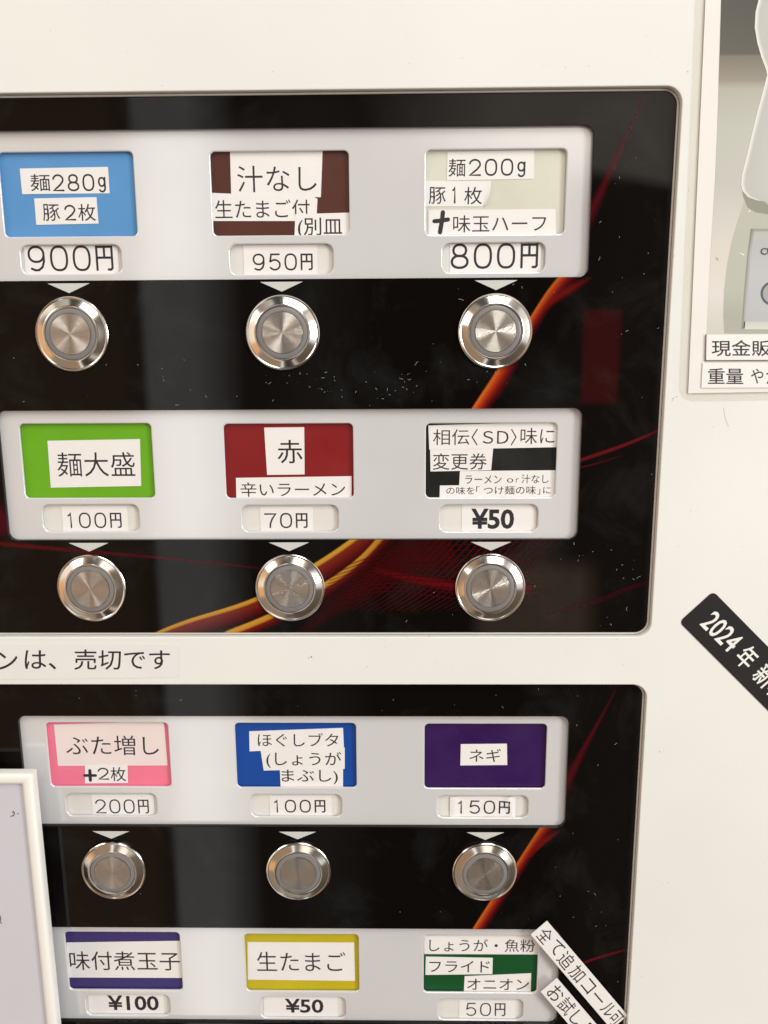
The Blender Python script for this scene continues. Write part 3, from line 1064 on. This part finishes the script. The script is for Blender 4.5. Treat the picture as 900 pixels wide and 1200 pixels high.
def st_q(a0, a1, w0, w1):
    f = lambda a, w: org + ax * a + ay * w
    return [f(a0, w0), f(a1, w0), f(a1, w1), f(a0, w1)]


pxm = .000262
add_text(bm, '2024', st_q(.0050, .0185, wid * .25, wid * .73), yv - .00003, 1, .0145)
add_text(bm, '年', st_q(.0210, .0266, wid * .22, wid * .76), yv - .00003, 1, .0110)
add_text(bm, '新札', st_q(.0295, .0425, wid * .22, wid * .76), yv - .00003, 1, .0110)
tag(from_bm('black_sticker', bm, [M_sticker, M_white]), 'slanted black sticker with rounded corners and white lettering on the cream door', 'sticker')

# ------------------------------------------------------------------ laminated poster, right edge
post = empty('laminated_poster', (at(860, 240, YB).x, YB, at(860, 240, YB).y))
tag(post, 'laminated poster with a device photo and two caption strips on the cream door', 'poster')
yp = YB - .0003


def rounded_bl(pts, k, rad_px=14):
    """round corner k of a px polygon"""
    p = [Vector(q) for q in pts]
    a, c, b_ = p[k - 1], p[k], p[(k + 1) % len(p)]
    da, db = (a - c).normalized() * rad_px, (b_ - c).normalized() * rad_px
    arc_ = []
    for i in range(9):
        t_ = i / 8
        arc_.append(tuple((c + da) * (1 - t_) ** 2 + c * 2 * t_ * (1 - t_) + (c + db) * t_ ** 2))
    return [tuple(q) for q in p[:k]] + arc_ + [tuple(q) for q in p[k + 1:]]


def rel(o):
    o.matrix_parent_inverse = post.matrix_world.inverted()
    return o


post.matrix_world = Matrix.Translation(post.location)
lam = rounded_bl([(824.5, -200), (1100, -200), (1100, 466), (795.5, 470.5)][:], 3, 20)
lam[0] = (825, -200)
lam_px = [(x if not (x < 830 and y < 0) else 824, y) for x, y in lam]
o = plate('clear_pouch', [[tuple(at(x, y, yp)) for x, y in lam_px]], yp, .00025, .0001, [M_lam])
o.parent = post
rel(o)
bm = bmesh.new()
yq = yp - .0002
add_poly(bm, [tuple(at(x, y, yq)) for x, y in [(835.5, -200), (1100, -200), (1100, 456), (806.5, 461)]], yq, 0, .00015)
o = from_bm('paper_sheet', bm, [simple('poster_paper', (0.80, 0.785, 0.76, 1), .25, var=.02, vscale=40, bump=.25, bscale=90)], post)
rel(o)
# printed photo: flat coloured shapes
bm = bmesh.new()
lay = bm.loops.layers.float_color.new('Col')
yr = yq - .00004


def shape(px, cols, dy=0.0):
    f = bm.faces.new([bm.verts.new((at(x, y, yr - dy).x, yr - dy, at(x, y, yr - dy).y)) for x, y in px])
    for lp, c in zip(f.loops, cols if isinstance(cols, list) else [cols] * len(px)):
        lp[lay] = c


def band(edges, dy=0.0):
    """rows of (y, [(x, colour)...])"""
    for (ya, ra), (yb, rb) in zip(edges, edges[1:]):
        for k in range(len(ra) - 1):
            shape([(ra[k][0], ya), (ra[k + 1][0], ya), (rb[k + 1][0], yb), (rb[k][0], yb)], [ra[k][1], ra[k + 1][1], rb[k + 1][1], rb[k][1]], dy)


g = lambda r, gg, b_: lin(r + (gg - r) * .45, gg, b_ + (gg - b_) * .45, 1.06)
# picture background
band([(-120, [(850, g(78, 76, 66)), (1060, g(74, 72, 64))]), (0, [(845, g(80, 78, 68)), (1060, g(76, 74, 66))]), (63, [(843.2, g(94, 91, 78)), (1060, g(90, 86, 76))]),
      (66, [(843, g(124, 116, 96)), (1060, g(128, 120, 100))]), (94, [(842.2, g(150, 140, 122)), (1060, g(146, 138, 120))]), (104, [(842, g(170, 170, 152)), (1060, g(176, 176, 164))]),
      (150, [(840.5, g(178, 184, 168)), (1060, g(188, 192, 182))]), (210, [(838, g(184, 186, 174)), (1060, g(196, 196, 188))]), (262, [(835, g(200, 198, 190)), (1060, g(200, 198, 190))]),
      (300, [(832.5, g(214, 204, 188)), (1060, g(214, 206, 194))]), (345, [(830.5, g(214, 210, 202)), (1060, g(210, 208, 200))]), (392, [(828, g(196, 196, 182)), (1060, g(198, 198, 186))])])
# device body, grey green
D1, D2 = g(176, 181, 162), g(164, 169, 150)
band([(236, [(872, D1), (1000, D1)]), (260, [(864, D1), (1000, D1)]), (285, [(857, D1), (1000, D1)]), (310, [(852, D1), (1000, D1)]), (340, [(848.5, D1), (1000, D1)]), (370, [(847.5, D2), (1000, D2)]), (391, [(849, D2), (1000, D2)])], .00002)
# handle shadow side and handle
Hs = g(140, 144, 126)
shape([(868.5, 214), (900, 240), (1000, 240), (1000, 256), (900, 251), (886, 249), (876, 243), (871, 230)], Hs, .00004)
H1, H2 = g(206, 209, 202), g(180, 184, 176)
hx = [(-60, 893), (0, 889), (14, 885.5), (32, 884.5), (50, 887.5), (66, 892), (82, 898), (88, 899), (100, 896), (130, 888), (160, 880.5), (190, 873.5), (205, 869.5), (216, 868.5), (224, 870.5), (231, 877), (235, 888), (236, 900)]
band([(y, [(x, g(228, 229, 224)), (x + 5, H2), (1000, H1)]) for y, x in hx], .00006)
# inset grey-blue panel
band([(268, [(883, g(150, 150, 140)), (1000, g(150, 150, 140))]), (270, [(881, g(150, 150, 140)), (1000, g(150, 150, 140))]), (272, [(880.5, g(176, 178, 170)), (1000, g(180, 182, 176))]), (279, [(880, g(180, 182, 174)), (1000, g(184, 186, 180))]),
      (281, [(879.5, g(172, 178, 184)), (1000, g(176, 182, 192))]), (320, [(876, g(180, 186, 192)), (1000, g(184, 190, 200))]), (360, [(873, g(176, 182, 190)), (1000, g(182, 188, 198))]), (384, [(871, g(174, 178, 180)), (1000, g(178, 182, 186))])], .00006)
band([(268, [(880, g(120, 120, 108)), (884, g(150, 152, 140))]), (300, [(876, g(140, 142, 128)), (880, g(176, 180, 176))]), (340, [(872.5, g(140, 142, 128)), (877, g(178, 182, 182))]), (385, [(869.5, g(128, 130, 116)), (872.5, g(172, 176, 170))])], .00008)
band([(377, [(872, g(192, 196, 184)), (1000, g(192, 196, 184))]), (386, [(871, g(204, 208, 194)), (1000, g(204, 208, 194))])], .00008)


def ring(cx, cy, r0, r1, c, dy, ry=1.0, n=28):
    for k in range(n):
        a, b_ = 2 * math.pi * k / n, 2 * math.pi * (k + 1) / n
        shape([(cx + r0 * math.cos(a), cy + r0 * ry * math.sin(a)), (cx + r1 * math.cos(a), cy + r1 * ry * math.sin(a)), (cx + r1 * math.cos(b_), cy + r1 * ry * math.sin(b_)), (cx + r0 * math.cos(b_), cy + r0 * ry * math.sin(b_))], c, dy)


ring(905.5, 344, 0, 11.5, g(158, 164, 150), .00010)
ring(905.5, 344, 11.5, 14.2, g(72, 92, 128), .00010)
shape([(838, 301), (841, 306), (842, 303)], g(170, 160, 150), .00004)
shape([(866, 296), (872, 298), (872, 299.5)], g(240, 238, 225), .00004)
shape([(876, 249), (879, 246), (879.5, 247.5)], g(240, 238, 225), .00004)
o = from_bm('device_photo', bm, [M_photo], post)
rel(o)
bm = bmesh.new()
yt = yr - .00018
add_text(bm, 'CU', [at(*p, yt) for p in pxrect(891.5, 290.5, 906, 298.5)], yt, 0, .008)
o = from_bm('photo_lettering', bm, [simple('faded_ink', lin(70, 72, 74), .4)], post)
rel(o)


def caption(shape_px, runs):
    bm = bmesh.new()
    y = yq - .0003
    add_poly(bm, [tuple(at(x, yy, y)) for x, yy in shape_px], y, 0, .00012)
    for s, q, off in runs:
        add_text(bm, s, [at(p[0], p[1], y) for p in q], y - .00002, 1, off)
    o = from_bm('caption_strip', bm, [M_white, M_ink], post)
    o.parent = post
    rel(o)
    return bm


caption([(827.5, 392), (1050, 391), (1050, 421.5), (826.5, 422.5)], [('現金販売', pxrect(834, 398.5, 926, 417.5), -.001)])
caption([(823.5, 425), (1050, 424), (1050, 453.5), (822, 454.5)], [('重量', pxrect(829.5, 431.5, 871, 450), -.001), ('や', pxrect(880, 432, 894.5, 449.5), -.006), ('か', pxrect(898, 432, 916, 450), -.004)])
bm = bmesh.new()      # dark ruled edge of the first caption
for a, b_ in (((827.3, 392), (826.6, 422.6)), ((826.6, 422.6), (1050, 421.8))):
    add_stroke(bm, [at(*a, yq - .0003), at(*b_, yq - .0003)], .00028, yq - .00045, 0)
o = from_bm('caption_rule', bm, [simple('grey_rule', lin(84, 84, 84), .5)], post)
rel(o)

# ------------------------------------------------------------------ white framed board, lower left, standing off the door
yb0 = -.0095
board = empty('framed_board', (at(0, 1100, yb0).x, yb0, at(0, 1100, yb0).y))
tag(board, 'white plastic framed board with a pale bluish sheet in front of the lower left panel', 'framed board')
board.matrix_world = Matrix.Translation(board.location)
outer = [at(x, y, yb0) for x, y in [(-260, 1400), (-260, 907), (37.2, 907.5), (66.2, 1200), (86, 1400)]]


def inset_poly(pts, k):
    out = []
    n = len(pts)
    for i in range(n):
        a, c, b_ = pts[i - 1], pts[i], pts[(i + 1) % n]
        n1 = Vector(((c - a).y, -(c - a).x)).normalized()
        n2 = Vector(((b_ - c).y, -(b_ - c).x)).normalized()
        m_ = (n1 + n2)
        out.append(c + m_ * (k / max(.2, 1 + n1.dot(n2))))
    return out


FW = .0039
prof = [(0, .0036), (0, .0012), (.0002, .0006), (.0006, .0002), (.0012, 0), (FW - .0014, 0), (FW - .0007, .0002), (FW - .0002, .0007), (FW, .0013), (FW, .0036)]
bm = bmesh.new()
rings = [[bm.verts.new((p.x, yb0 + d, p.y)) for p in inset_poly(outer, k)] for k, d in prof]
for a, b_ in zip(rings, rings[1:] + rings[:1]):
    for k in range(len(a)):
        l = (k + 1) % len(a)
        bm.faces.new((a[k], a[l], b_[l], b_[k]))
bmesh.ops.recalc_face_normals(bm, faces=bm.faces[:])
o = from_bm('frame', bm, [M_frame], board, 40)
o.matrix_parent_inverse = board.matrix_world.inverted()
bm = bmesh.new()
ys = yb0 + .0016
add_poly(bm, [tuple(at(x, y, ys)) for x, y in [(-255, 911), (33, 911), (61, 1200), (79, 1393), (-255, 1393)]], ys, 0, .0016)
for pts in ([(14.5, 952), (16, 951), (17, 953), (15.5, 956), (12.5, 956.5)], [(20.5, 953.5), (21.5, 953.5)], [(0, 1073), (1, 1077), (0, 1080), (2, 1082)]):
    add_stroke(bm, [at(*p, ys) for p in pts], .0003, ys - .00004, 1)
o = from_bm('sheet', bm, [M_sheet, M_ink], board)
o.matrix_parent_inverse = board.matrix_world.inverted()
